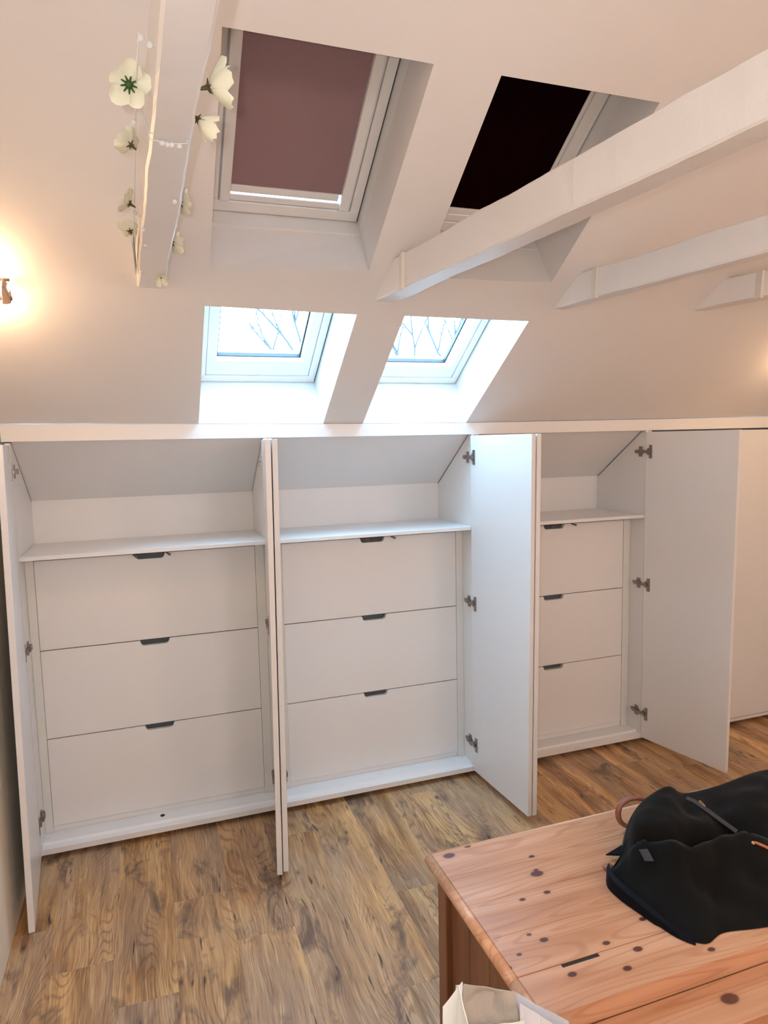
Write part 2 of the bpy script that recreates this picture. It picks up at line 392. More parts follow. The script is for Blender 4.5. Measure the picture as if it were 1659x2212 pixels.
# ------------------------------------------------------------------ roof windows
def window(i, op, s_floor, glass_in, label, open_top):
    (xa, sa), (xb, sb), (xc, sc_), (xd, sd) = op
    x0, x1 = min(xa, xd) + .012, max(xb, xc) - .006
    s0, s1 = s_floor, max(sc_, sd) + (.0 if open_top else .0)
    # frame = the window itself
    D0, D1 = .200, .262
    def ring(mb, ax, bx, as_, bs, w, wb, d0, d1):  # rectangular ring in slope space
        def bar(xa_, xb_, sa_, sb_):
            mb.hexa([SP(xa_, sa_, d0), SP(xb_, sa_, d0), SP(xb_, sb_, d0), SP(xa_, sb_, d0), SP(xa_, sa_, d1), SP(xb_, sa_, d1), SP(xb_, sb_, d1), SP(xa_, sb_, d1)])
        bar(ax, bx, as_, as_ + wb); bar(ax, bx, bs - w, bs); bar(ax, ax + w, as_ + wb, bs - w); bar(bx - w, bx, as_ + wb, bs - w); return mb
    win = ring(MB(), x0, x1, s0, s1, .028, .034, D0, D1).build('window_%d' % i, 'frame', None, .0015); struct(win, label)
    gl, gr, gb = glass_in
    # sash: stepped back ring to the glass
    sash = ring(MB(), x0 + .0295, x1 - .0295, s0 + .0355, s1 - .029, gl - x0 - .0295, gb - s0 - .0355, D0 + .004, D1).build('sash', 'frame', win, .0015)
    # dark seal round the pane
    ring(MB(), gl - .001, gr + .001, gb - .001, s1 - .05, .0065, .005, .225, .241).build('seal', 'gasket', win)
    MB().hexa([SP(gl - .01, gb - .01, .242), SP(gr + .01, gb - .01, .242), SP(gr + .01, s1 - .03, .242), SP(gl - .01, s1 - .03, .242),
               SP(gl - .01, gb - .01, .254), SP(gr + .01, gb - .01, .254), SP(gr + .01, s1 - .03, .254), SP(gl - .01, s1 - .03, .254)]).build('pane', 'glass', win)
    # reveal (four plastered sides of the shaft) and the slim lining inside it
    ins = [(x0 - .003, s0 - .003), (x1 + .004, s0 - .003), (x1 + .004, s1 + .003), (x0 - .003, s1 + .003)]
    def pt(x, s, d):
        p = SP(x, s, d)
        if s == 0 and d == 0: p.z += sag(x)
        return p
    mb = MB(); A = [pt(x, s, 0) for x, s in op]; dm = .148
    mid = [(ix + (ox - ix) * .35, is_ + (os_ - is_) * .35) for (ox, os_), (ix, is_) in zip(op, ins)]
    B = [SP(x, s, dm) for x, s in mid]
    for k in range(4): mb.add([A[k], A[(k + 1) % 4], B[(k + 1) % 4], B[k]], [(0, 1, 2, 3)])
    mb.build('reveal', 'plaster' if i < 3 else 'frame', win)
    mb = MB(); Cc = [SP(x, s, dm) for x, s in [(ins[0][0], ins[0][1]), (ins[1][0], ins[1][1]), (ins[2][0], ins[2][1]), (ins[3][0], ins[3][1])]]
    E = [SP(x, s, TK) for x, s in ins]
    for k in range(4):
        mb.add([B[k], B[(k + 1) % 4], Cc[(k + 1) % 4], Cc[k]], [(0, 1, 2, 3)])
        mb.add([Cc[k], Cc[(k + 1) % 4], E[(k + 1) % 4], E[k]], [(0, 1, 2, 3)])
    mb.build('lining', 'frame', win)
    # dark joint between frame and lining
    mb = MB(); ring(mb, x0 - .003, x1 + .004, s0 - .003, s1 + .003, .0055, .0045, D0 + .006, D0 + .012); mb.build('joint', 'gasket', win)
    return win
window(1, OPEN[0], .776, (.266, .586, .832), 'upper left roof window, covered by a blind with mauve sheen painted in', False)
window(2, OPEN[1], .772, (.900, 1.229, .832), 'upper right roof window, covered by a dark maroon blind', False)
window(3, OPEN[2], .004, (.264, .583, .122), 'lower left roof window with a clear view of white sky', False)
window(4, OPEN[3], .002, (.896, 1.203, .106), 'lower right roof window with a clear view of white sky', False)
# small vent screws on the lining of the lower windows
def blind(name, gl, gr, gb, s1, mat, label, gap):
    t = thing(name, label, 'blind', SP((gl + gr) / 2, gb, .21), 'roller blinds in the upper roof windows')
    sb = gb + gap
    MB().hexa([SP(gl - .004, sb + .02, .2085), SP(gr + .004, sb + .02, .2085), SP(gr + .004, s1 - .04, .2085), SP(gl - .004, s1 - .04, .2085),
               SP(gl - .004, sb + .02, .2105), SP(gr + .004, sb + .02, .2105), SP(gr + .004, s1 - .04, .2105), SP(gl - .004, s1 - .04, .2105)]).build('blind_fabric', mat, t)
    MB().hexa([SP(gl, sb, .203), SP(gr - .006, sb, .203), SP(gr - .006, sb + .022, .203), SP(gl, sb + .022, .203),
               SP(gl, sb, .214), SP(gr - .006, sb, .214), SP(gr - .006, sb + .022, .214), SP(gl, sb + .022, .214)]).build('bottom_bar', 'frame', t, .001)
    for x in (gl - .030, gr + .002):
        MB().hexa([SP(x, gb - .014, .194), SP(x + .028, gb - .014, .194), SP(x + .028, s1 - .005, .194), SP(x, s1 - .005, .194),
                   SP(x, gb - .014, .212), SP(x + .028, gb - .014, .212), SP(x + .028, s1 - .005, .212), SP(x, s1 - .005, .212)]).build('side_rail', 'frame', t, .001)
    MB().hexa([SP(gl - .03, s1 - .06, .18), SP(gr + .03, s1 - .06, .18), SP(gr + .03, s1 - .005, .18), SP(gl - .03, s1 - .005, .18),
               SP(gl - .03, s1 - .06, .2), SP(gr + .03, s1 - .06, .2), SP(gr + .03, s1 - .005, .2), SP(gl - .03, s1 - .005, .2)]).build('cassette', 'frame', t, .002)
blind('roller_blind', .266, .586, .828, 1.36, 'blind_sheen', 'blackout blind, painted mauve as if catching light, in the upper left roof window, bright gap below its bar', .011)
blind('roller_blind', .900, 1.229, .832, 1.36, 'blind_dark', 'near-black maroon blackout blind in the upper right roof window', .002)

# ================================================================== roof beams
def beam(p0, p1, w0, w1, z0, z1, label, band=None, q=90):
    """p0 far end in the slope, p1 near end; left bottom edge given, width to the right"""
    t = thing('roof_beam', label, 'beam', (p0[0] + w0 / 2, p0[1], z0), 'white painted roof beams')
    mb = MB(); rows = []
    for i in range(q + 1):
        f = i / q; x = p0[0] + (p1[0] - p0[0]) * f; y = p0[1] + (p1[1] - p0[1]) * f; w = w0 + (w1 - w0) * f
        j = lambda k: noise.noise(Vector((x * 3 + k * 9.1, y * 5, k * 3.3))) * .0045 + noise.noise(Vector((k * 5.7, y * 24, 1.7))) * .0022
        ch = .004
        rows.append([(x + j(1), y, z0 + ch), (x + ch + j(1), y, z0 + j(2) * .6), (x + w - ch + j(3), y, z0 + j(4) * .6), (x + w + j(3), y, z0 + ch), (x + w + j(5), y, z1 - ch + j(6)), (x + w - ch, y, z1 + j(6)), (x + ch, y, z1 + j(7)), (x + j(8), y, z1 - ch + j(7))])
    n = 8; vs = [v for r in rows for v in r]; fs = []
    for i in range(q):
        for k in range(n): fs.append((i * n + k, i * n + (k + 1) % n, (i + 1) * n + (k + 1) % n, (i + 1) * n + k))
    fs += [tuple(range(n)), tuple(range(q * n, q * n + n))]
    MB().add(vs, fs).build('beam_timber', 'beam', t)
    if band:
        f = (band - p0[1]) / (p1[1] - p0[1]); x = p0[0] + (p1[0] - p0[0]) * f
        pts = [(x - .005, band + .018, z0 - .003), (x - .009, band - .016, z0 - .004), (x - .007, band - .020, z1 + .002), (x - .003, band + .012, z1 + .002)]
        MB().prism(pts, (.012, 0, 0)).build('end_band', 'caulk', t, .002, 'cream filler band near the end of the beam')
    return t
def ext(p, d, y):  # follow direction d from p to given y
    k = (y - p[1]) / d[1]; return (p[0] + d[0] * k, y)
def B(pa, pb, w0, w1, z0, z1, label, band=None):
    d = (pb[0] - pa[0], pb[1] - pa[1]); zf = z1
    beam(ext(pa, d, -.44), ext(pa, d, -3.70), w0, w1, z0, z1, label, band)
B((.001, -.543), (.036, -1.867), .074, .036, 1.941, 2.020, 'narrow white roof beam at the left, hung with a flower garland')
B((.705, -.535), (.850, -1.86), .074, .050, 1.936, 2.033, 'longest white roof beam, crossing in front of the upper right window', -.725)
B((1.352, -.538), (1.459, -1.311), .056, .050, 1.938, 2.028, 'middle of the three white roof beams on the right', -.735)
B((1.939, -.56), (1.998, -.831), .060, .055, 1.953, 2.038, 'shortest visible white roof beam at the far right edge', -.80)

# ================================================================== cupboards
SLOPE_T = math.tan(TH)
def hinge(door, xp, side, hx, hy, d, z):
    """xp side panel face, side=+1 panel on the right of the opening; d = direction of the open door"""
    s = -side; mb = MB()
    def bx(w0, w1, y0, y1, z0, z1): mb.box(min(xp + s * w0, xp + s * w1), max(xp + s * w0, xp + s * w1), y0, y1, z0, z1)
    bx(.0, .004, .020, .042, z - .024, z + .024)       # cross plate
    bx(.0, .013, .012, .052, z - .009, z + .009)       # arm housing
    bx(.0, .009, .052, .066, z - .0065, z + .0065)
    bx(.013, .015, .022, .030, z - .004, z + .004)     # screw
    nin = Vector((-d[1] * side, d[0] * side, 0)); nin = nin if nin.x * s > 0 else -nin
    dv = Vector((d[0], d[1], 0)); o = Vector((hx, hy, z))
    def P(a, b, c): return o + dv * a + nin * b + Vector((0, 0, c))
    def bd(a0, a1, b0, b1, c0, c1): mb.hexa([P(a0, b0, c0), P(a1, b0, c0), P(a1, b1, c0), P(a0, b1, c0), P(a0, b0, c1), P(a1, b0, c1), P(a1, b1, c1), P(a0, b1, c1)])
    bd(.020, .036, 0, .003, -.031, .031)               # cup plate on the door
    bd(.010, .020, 0, .0025, -.016, .016); bd(.005, .010, 0, .0022, -.009, .009)
    bd(-.014, .026, .004, .010, -.0065, .0065)         # link arm
    bd(.018, .034, .003, .0034, -.012, .012)
    mb.build('hinge', 'nickel', door, .0008, 'grey metal cup hinge')
def make_door(t, hx, hy, front, side, xp, zt=1.511, zb=.030, shear=.009, hz=(1.42, .79, .155), th=.018, label=None):
    v = Vector((front[0] - hx, front[1] - hy, 0)); w = v.length; d = v.normalized()
    out = Vector((d.y, -d.x, 0)); out = out if out.x * side > 0 else -out
    h = Vector((hx, hy, 0)); mb = MB()
    def P(a, b, z): return h + d * a + out * b + Vector(((shear * (2 * (z - zb) / (zt - zb) - 1)) * a / w, 0, z))
    mb.hexa([P(0, 0, zb), P(w, 0, zb), P(w, th, zb), P(0, th, zb), P(0, 0, zt), P(w, 0, zt), P(w, th, zt), P(0, th, zt)])
    o = mb.build('door', 'lam_door', t, .0012, label)
    for z in hz: hinge(o, xp, side, hx, hy, (d.x, d.y), z)
    return o
def cupboard(x0, x1, label, dr, notch, doors, caps, catch):
    t = thing('fitted_cupboard', label, 'cupboard', ((x0 + x1) / 2, .18, 0), 'white fitted cupboards under the slope')
    pt = .016; dep = .375; zt = 1.5175
    def side(xa):
        zb = .022; pts = [(xa, 0, zb), (xa, 0, zt), (xa, .022, zt), (xa, dep, zt - .022 - (dep - .022) * SLOPE_T + .02), (xa, dep, zb)]
        MB().prism(pts, (pt, 0, 0)).build('side_panel', 'laminate', t)
    side(x0); side(x1 - pt)
    a, b = x0 + pt, x1 - pt
    MB().box(a, b, .360, .372, .046, 1.30).build('back_panel', 'laminate', t)
    y0, z0 = .0185, 1.5245; y1 = .368; z1 = z0 - (y1 - y0) * SLOPE_T
    MB().prism([(a, y0, z0), (a, y1, z1), (a, y1, z1 + .012), (a, y0 + .004, z0 + .006)], (b - a, 0, 0)).build('sloping_panel', 'laminate', t)
    MB().box(a + .0005, b - .0005, 0, .359, 1.1075, 1.1225).build('shelf', 'laminate', t, .0008)
    MB().prism([(a, 0, .023), (a, 0, .043), (a, .030, .043), (a, .034, .052), (a, .358, .052), (a, .358, .023)], (b - a, 0, 0)).build('bottom_board', 'laminate', t)
    MB().box(x0 + .01, x1 - .01, .05, .065, 0, .023).build('plinth', 'shadowgap', t)
    if dr:
        d0, d1 = dr; yf = .100
        for xa, xb in ((a + .0005, d0 - .0012), (d1 + .0012, b - .0005)):
            MB().box(xa, xb, yf - .004, yf + .02, .053, 1.107).build('filler_strip', 'filler', t, .0008)
        nc, nw = notch
        for k, (zb, ztp) in enumerate(((.7575, 1.0905), (.4185, .7535), (.0765, .4145))):
            hw = nw / 2; nd = .0205; r = .013
            top = []
            for ang in range(0, 91, 18):
                q = math.radians(ang); top.append((nc - hw + .004 + r - r * math.cos(q), ztp - nd + r - r * math.sin(q)))
            rt = [(2 * nc - x, z) for x, z in reversed(top)]
            poly = [(d0, zb), (d0, ztp), (nc - hw, ztp)] + top + rt + [(nc + hw, ztp), (d1, ztp), (d1, zb)]
            f = MB().prism([(x, yf, z) for x, z in poly], (0, .018, 0)).build('drawer_front', 'laminate', t)
            MB().box(nc - hw - .015, nc + hw + .015, yf + .021, yf + .026, ztp - .045, ztp + .004).build('pull_recess', 'recess', f, 0, 'dark grey backing behind the finger pull, interior shade in its colour')
            MB().box(d0 + .012, d1 - .012, yf + .019, .34, zb + .012, ztp - .05).build('drawer_box', 'shadowgap', f)
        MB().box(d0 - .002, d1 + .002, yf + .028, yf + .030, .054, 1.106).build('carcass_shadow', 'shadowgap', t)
        MB().box(a + .0005, b - .0005, yf + .006, yf + .026, .0525, .0725).build('kick_strip', 'laminate', t)
        for cx in catch:
            mb = MB(); mb.tube([(cx, yf - .001, 1.089), (cx + .010, yf - .018, 1.085)], [.0025, .0045], 8); mb.ball((cx + .0105, yf - .019, 1.0845), .005, 8, 6)
            mb.build('drawer_catch', 'brass', t)
    for (cx, cy, dk) in caps:
        m = MB(); n = 10; m.prism([(cx + .0085 * math.cos(2 * math.pi * k / n), cy + .0085 * math.sin(2 * math.pi * k / n), .052) for k in range(n)], (0, 0, .0018))
        m.build('screw_hole' if dk else 'screw_cap', 'shadowgap' if dk else 'cap', t)
    for dd in doors: make_door(t, *dd)
    return t
cupboard(-.456, .439, 'leftmost open cupboard with a wide shelf over three drawers', (-.410, .386), (-.010, .112),
         [(-.441, -.004, (-.394, -.436), -1, -.440), (.414, -.004, (.350, -.431), 1, .423)], [(-.020, .070, 1), (.398, .080, 0), (-.425, .065, 0)], (-.070, .050))
cupboard(.441, 1.319, 'middle open cupboard below the lower right roof window', (.495, 1.270), (.8835, .112),
         [(.4525, -.004, (.3915, -.423), -1, .457), (1.297, -.004, (1.331, -.424), 1, 1.303)], [(.886, .080, 0), (1.285, .085, 0)], (.848, .968))
cupboard(1.321, 2.222, 'narrowest looking open cupboard, beside the one with its doors shut', (1.405, 2.165), (1.776, .114),
         [(1.346, -.004, (1.371, -.424), -1, 1.337), (2.203, -.004, (2.306, -.432), 1, 2.206)], [(2.185, .075, 0), (1.787, .082, 0)], (1.750, 1.872))
# closed cupboard on the right
t = thing('fitted_cupboard', 'closed cupboard at the right edge, doors shut flush under the board', 'cupboard', (2.67, .18, 0), 'white fitted cupboards under the slope')
for xa in (2.224, 3.104): MB().prism([(xa, 0, .022), (xa, 0, 1.5175), (xa, .022, 1.5175), (xa, .375, 1.276), (xa, .375, .022)], (.016, 0, 0)).build('side_panel', 'laminate', t)
MB().box(2.24, 3.104, 0, .36, .023, .043).build('bottom_board', 'laminate', t)
MB().box(2.24, 3.104, -.0185, 0, .0225, .0395).build('kick_strip', 'edge', t, .0008)
MB().box(2.24, 3.104, .05, .065, 0, .022).build('plinth', 'shadowgap', t)
for xa, xb in ((2.228, 2.670), (2.673, 3.116)): MB().box(xa, xb, -.0195, -.0015, .0425, 1.511).build('door', 'lam_door', t, .0012)
MB().box(3.122, XR - .002, -.004, .014, .02, 1.5165).build('filler_strip', 'laminate', t)

# ================================================================== pine chest
ch = thing('pine_chest', 'orange knotty pine chest with a black bag on its lid', 'chest', (1.25, -1.44, 0))
LX0, LX1, LY0, LY1, LZ = .598, 1.95, -1.186, -1.690, .5
ys = [LY0, -1.283, -1.385, -1.490, -1.5935]
for a, b in zip(ys, ys[1:]):
    MB().box(LX0, LX1, b + .0003, a - .0003, LZ - .026, LZ).build('lid_board', 'pine', ch, .0006)
# hinged back rail with the finger slot cut between it and the lid
def slot(x): return 0
mb = MB(); y = -1.5955; sl = (.690, .774); dpt = .008
mb.box(LX0, LX1, LY1, y - dpt, LZ - .040, LZ); mb.box(LX0, sl[0], y - dpt, y, LZ - .026, LZ); mb.box(sl[1], LX1, y - dpt, y, LZ - .026, LZ)
mb.build('lid_rail', 'pine', ch)
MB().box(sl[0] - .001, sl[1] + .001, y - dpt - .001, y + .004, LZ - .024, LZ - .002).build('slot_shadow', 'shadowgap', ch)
# rounded mouldings along the lid edges
def edge_round(name, pts, r, mat):
    mb = MB(); mb.tube(pts, r, 12); return mb.build(name, mat, ch)
edge_round('edge_moulding', [(LX0 - .004, LY0 + .003, LZ - .0145), (LX0 - .004, -1.593, LZ - .0145)], .0135, 'pine_edge')
edge_round('edge_moulding', [(LX0 - .004, -1.596, LZ - .0145), (LX0 - .004, LY1, LZ - .0145)], .0135, 'pine_edge')
edge_round('edge_moulding', [(LX0, LY0 + .002, LZ - .0145), (LX1, LY0 + .002, LZ - .0145)], .0135, 'pine_edge')
# body
MB().box(.608, .655, -1.245, -1.198, 0, LZ - .026).build('corner_post', 'pine_shaded', ch, .002)
MB().box(.608, .655, -1.675, -1.628, 0, LZ - .026).build('corner_post', 'pine_shaded', ch, .002)
MB().box(1.89, 1.937, -1.245, -1.198, 0, LZ - .026).build('corner_post', 'pine_shaded', ch, .002)
MB().box(1.89, 1.937, -1.675, -1.628, 0, LZ - .026).build('corner_post', 'pine_shaded', ch, .002)
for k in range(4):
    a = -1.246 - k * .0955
    MB().box(.622, .640, a - .0945, a - .001, .06, LZ - .027).build('side_board', 'pine_shaded', ch, .0015)
MB().box(.612, .650, -1.628, -1.245, .05, .11).build('side_rail', 'pine_shaded', ch, .002)
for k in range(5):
    MB().box(.655, 1.89, -1.222, -1.205, .05 + k * .085, .134 + k * .085).build('back_board', 'pine_shaded', ch, .0015)
    MB().box(.655, 1.89, -1.668, -1.651, .05 + k * .085, .134 + k * .085).build('front_board', 'pine_shaded', ch, .0015)
# cove moulding under the front edge
MB().prism([(LX0 + .02, LY1 + .002, LZ - .0405), (LX0 + .02, LY1 + .022, LZ - .0405), (LX0 + .02, LY1 + .022, LZ - .064), (LX0 + .02, LY1 + .012, LZ - .062)], (LX1 - LX0 - .04, 0, 0)).build('cove_moulding', 'pine_edge', ch)

# bench in front of the chest
bn = thing('pine_bench', 'lower orange pine bench pushed against the front of the chest', 'bench', (1.3, -1.74, 0))
MB().box(.66, 2.0, -1.783, -1.6915, .432, .4615).build('seat_plank', 'pine_bench', bn, .002)
for x in (.72, 1.9): MB().box(x, x + .04, -1.775, -1.70, 0, .432).build('leg', 'pine_shaded', bn, .002)
MB().box(.76, 1.9, -1.745, -1.725, .33, .40).build('stretcher', 'pine_shaded', bn, .002)

# ================================================================== black bag on the chest
bag = thing('cloth_bag', 'slumped black cloth bag with brown leather handles on the pine chest', 'bag', (1.2, -1.45, .5))
Fp = [(.934, -1.415, .501), (.922, -1.440, .501), (.922, -1.482, .501), (.93, -1.523, .501), (.939, -1.568, .501), (.952, -1.615, .501), (.985, -1.651, .501), (1.04, -1.640, .501), (1.118, -1.655, .501), (1.236, -1.675, .501), (1.354, -1.675, .501), (1.5, -1.64, .501)]
Rp = [(.945, -1.41, .515), (.980, -1.40, .538), (1.023, -1.37, .564), (1.058, -1.35, .592), (1.115, -1.33, .611), (1.187, -1.32, .623), (1.240, -1.32, .594), (1.35, -1.32, .592), (1.503, -1.32, .606), (1.682, -1.32, .579), (1.80, -1.34, .521), (1.82, -1.45, .503)]
def cat(pts, u):
    n = len(pts) - 1; i = min(int(u), n - 1); f = u - i
    g = lambda k: Vector(pts[max(0, min(n, k))])
    p0, p1, p2, p3 = g(i - 1), g(i), g(i + 1), g(i + 2)
    return .5 * ((2 * p1) + (p2 - p0) * f + (2 * p0 - 5 * p1 + 4 * p2 - p3) * f * f + (3 * p1 - p0 - 3 * p2 + p3) * f ** 3)
NU, NT = 110, 46
vs = []; fs = []
def bagpt(u, t):
    F, R_ = cat(Fp, u), cat(Rp, u)
    if t <= 1:
        p = F.lerp(R_, t); hgt = R_.z - .501
        prof = 1 - (1 - t) ** 2.0
        z = .501 + hgt * prof * 1.0
        env = math.sin(math.pi * min(1, t)) ** .7
        # big lip: bulge whose edge folds over the mouth of the bag
        c = .44 + .05 * math.sin(u * 1.1) - .02 * (u - 5)
        k = t - c
        lip = (math.exp(-(k / .11) ** 2) * .040 if k < 0 else math.exp(-(k / .030) ** 2) * .040) * max(0, min(1, (u - 2.2) / 1.2)) * max(0, min(1, (9.5 - u) / 2))
        hollow = -.026 * math.exp(-((k - .12) / .09) ** 2) * max(0, min(1, (u - 3) / 1)) * max(0, min(1, (9 - u) / 2))
        q = Vector((p.x * 7, p.y * 7, u * .35))
        fold = noise.noise(q) * .020 * env + noise.noise(q * 2.7) * .013 * env
        cre = abs(noise.noise(Vector((p.x * 11 + p.y * 6, p.y * 5, 3.1)))) * -.022 * env
        z = max(.5012, z + lip + hollow + fold + cre)
        return Vector((p.x, p.y, z))
    f = (t - 1) / .35
    kk = (.12 + .88 * min(1, max(0, u - 1) / 3)) if u < 9.5 else .3
    back = Vector((R_.x + .02 * kk, R_.y + .075 * kk, .5015))
    p = R_.lerp(back, f); p.z = .5015 + (R_.z - .5015) * (1 - f ** 1.6); return p
for i in range(NU + 1):
    for j in range(NT + 1):
        vs.append(bagpt(i / NU * (len(Fp) - 1), j / NT * 1.35))
for i in range(NU):
    for j in range(NT):
        a = i * (NT + 1) + j; fs.append((a, a + NT + 1, a + NT + 2, a + 1))
body = MB().add(vs, fs, True).build('bag_body', 'cloth', bag)
# dark stiff base flap at lower left
def sheet(name, pts, th, mat, parent, nrm, label=None, bevel=.001):
    return MB().prism(pts, Vector(nrm) * th).build(name, mat, parent, bevel, label)
bv = []; bf = []
for k in range(25):
    u = k / 24 * 5.6; F = cat(Fp, u); hh = .030 * (1 - k / 24) ** .7 + .002; o2 = Vector((-.010, -.006, 0)) if u < 4 else Vector((-.006, -.008, 0))
    a = F + o2; a.z = .5008; c = F + o2 * .6; c.z = .5008 + hh
    e = F - o2 * .6; e.z = .5008 + hh + .004
    bv += [a, c, e, Vector((e.x, e.y, .5008))]
for k in range(24):
    for q in range(4): bf.append((k * 4 + q, k * 4 + (q + 1) % 4, k * 4 + 4 + (q + 1) % 4, k * 4 + 4 + q))
bf += [(0, 1, 2, 3), (96, 97, 98, 99)]
MB().add(bv, bf).build('base_rim', 'navy', bag, .0008, 'navy black leather rim along the base of the bag')
sheet('strap_end', [(1.022, -1.35, .520), (.975, -1.352, .508), (1.01, -1.375, .512), (1.04, -1.37, .525)], .004, 'navy', bag, (0, 0, 1))
for dx, dy, dz in ((0, 0, 0), (.012, .022, -.012)):
    hp = [(1.18 + dx, -1.30 + dy, .565 + dz), (1.135 + dx, -1.285 + dy, .583 + dz), (1.105 + dx, -1.275 + dy, .583 + dz), (1.078 + dx, -1.275 + dy, .570 + dz), (1.070 + dx, -1.28 + dy, .545 + dz), (1.080 + dx, -1.29 + dy, .527 + dz), (1.11 + dx, -1.31 + dy, .524 + dz)]
    MB().tube([cat(hp, k / 4) for k in range(25)], .0052, 10).build('handle', 'leather', bag, 0, 'round brown leather handle')
MB().ball((.956, -1.386, .506), .013, 10, 6, (1, .8, .35)).build('leather_tab', 'leather', bag, 0, 'brown leather tab end')

zp = [(1.228, -1.335, .592), (1.236, -1.351, .5905), (1.244, -1.383, .5835), (1.256, -1.422, .571), (1.272, -1.450, .557)]
zb_, zf_ = [], []
for k, q in enumerate(zp):
    q = Vector(q); e = Vector((.006, .0025, .001)); zb_ += [q - e, q + e, q + e + Vector((0, 0, .002)), q - e + Vector((0, 0, .002))]
    if k: zf_ += [((k - 1) * 4 + i, (k - 1) * 4 + (i + 1) % 4, k * 4 + (i + 1) % 4, k * 4 + i) for i in range(4)]
zf_ += [(0, 1, 2, 3), (16, 17, 18, 19)]
MB().add(zb_, zf_).build('zip_tape', 'tag', bag, 0, 'shiny grey zip along the top edge')
MB().ball((1.232, -1.531, .586), .0042, 8, 6).build('zip_slider', 'gold', bag)
MB().tube([(1.236, -1.532, .5875), (1.248, -1.538, .582), (1.262, -1.544, .575), (1.285, -1.556, .562)], [.003, .0035, .0035, .003], 8).build('zip_pull', 'tan_leather', bag, 0, 'tan leather zip pull')
MB().prism([(.983, -1.458, .584), (.996, -1.470, .590), (.994, -1.494, .576), (.982, -1.479, .570)], (-.0015, -.0008, .0012)).build('cloth_label', 'tag', bag, 0, 'small grey blue label')
fc = bpy.data.curves.new('lettering', 'FONT'); fc.body = 'ucin'; fc.size = .0135; fc.extrude = .0003; fc.align_x = 'CENTER'; fc.align_y = 'CENTER'
fo = bpy.data.objects.new('lettering_curve', fc); col.objects.link(fo)
bpy.context.view_layer.update()
fm = bpy.data.meshes.new_from_object(fo.evaluated_get(bpy.context.evaluated_depsgraph_get())); bpy.data.objects.remove(fo)
fm.materials.clear(); fm.materials.append(M['gold'])
lt = bpy.data.objects.new('lettering', fm); col.objects.link(lt)
zn = Vector((.05, -.17, .98)).normalized(); xn = Vector((.15, .98, .17)); xn = (xn - zn * xn.dot(zn)).normalized(); yn = zn.cross(xn)
lt.matrix_world = Matrix.Translation(Vector((1.247, -1.366, .5905))) @ Matrix((xn, yn, zn)).transposed().to_4x4()
mw = lt.matrix_world.copy(); lt.parent = bag; lt.matrix_parent_inverse = Matrix.Translation(-wloc(bag)); lt.matrix_basis = mw
lt['label'] = 'small gold letters on the black cloth'

# ================================================================== crumpled bag in the foreground
pb = thing('paper_bag', 'crumpled white and grey paper bag at the bottom edge, beside the chest', 'bag', (.49, -1.80, 0))
def crumple(pts, name, mat, th=.0015, sub=6, amp=.006, seed=0):
    """bilinear patch of 4 corners, crumpled"""
    a, b, c, d = [Vector(p) for p in pts]; n = (b - a).cross(d - a).normalized(); v = []; f = []
    for i in range(sub + 1):
        for j in range(sub + 1):
            u, w = i / sub, j / sub
            p = a.lerp(b, u).lerp(d.lerp(c, u), w)
            e = math.sin(math.pi * u) * math.sin(math.pi * w)
            p = p + n * (noise.noise(p * 14 + Vector((seed, 0, 0))) * amp * 2.2 + abs(noise.noise(p * 30 + Vector((0, seed, 0)))) * amp) * (.35 + .65 * e)
            v.append(p)
    for i in range(sub):
        for j in range(sub): k = i * (sub + 1) + j; f.append((k, k + sub + 1, k + sub + 2, k + 1))
    o = MB().add(v, f, False).build(name, mat, pb)
    md = o.modifiers.new('thickness', 'SOLIDIFY'); md.thickness = th
    return o
crumple([(.378, -1.735, .02), (.405, -1.80, .02), (.404, -1.79, .625), (.408, -1.742, .662)], 'side_fold', 'paper_white', seed=1, sub=12, amp=.012)
crumple([(.374, -1.74, .02), (.372, -1.742, .30), (.381, -1.742, .635), (.416, -1.742, .664)], 'back_fold', 'paper_white', seed=2)
crumple([(.404, -1.80, .02), (.52, -1.79, .02), (.505, -1.772, .598), (.404, -1.79, .628)], 'front_panel', 'paper_white', seed=3, sub=14, amp=.010)
crumple([(.412, -1.748, .592), (.512, -1.752, .575), (.506, -1.744, .622), (.417, -1.744, .661)], 'kraft_fold', 'paper_kraft', seed=4, sub=16, amp=.013)
crumple([(.50, -1.79, .05), (.64, -1.80, .05), (.612, -1.762, .520), (.508, -1.752, .612)], 'film_panel', 'film', seed=5, sub=20, amp=.022)
crumple([(.508, -1.735, .615), (.615, -1.735, .525), (.645, -1.74, .05), (.45, -1.72, .05)], 'rear_panel', 'film', seed=6, sub=8, amp=.008)
crumple([(.408, -1.735, .655), (.508, -1.735, .615), (.48, -1.725, .05), (.39, -1.725, .05)], 'rear_paper', 'paper_white', seed=7, sub=6, amp=.004)

# ================================================================== flower garland on the left beam
ga = thing('flower_garland', 'garland of cream silk flowers and clear beads wound on the left beam', 'garland', (.03, -1.2, 1.94))
MB().tube([(.018, -1.74, 1.975), (.012, -1.60, 1.968), (.010, -1.44, 1.972), (.006, -1.28, 1.962), (.004, -1.16, 1.968), (.001, -1.06, 1.955), (-.001, -.97, 1.968), (-.001, -.88, 1.960), (.0, -.72, 1.956)], .0009, 6).build('cord', 'ribbon', ga)
MB().tube([(.090, -1.70, 1.975), (.088, -1.60, 1.97), (.087, -1.50, 1.965), (.085, -1.30, 1.965), (.082, -1.19, 1.968), (.080, -1.05, 1.965), (.079, -.92, 1.968), (.078, -.80, 1.95), (.06, -.715, 1.935)], .0009, 6).build('cord', 'ribbon', ga)
MB().tube([(.020, -1.55, 1.972), (.030, -1.545, 1.9375), (.057, -1.541, 1.9365), (.080, -1.545, 1.9375), (.089, -1.55, 1.968)], .0008, 6).build('cord', 'ribbon', ga)
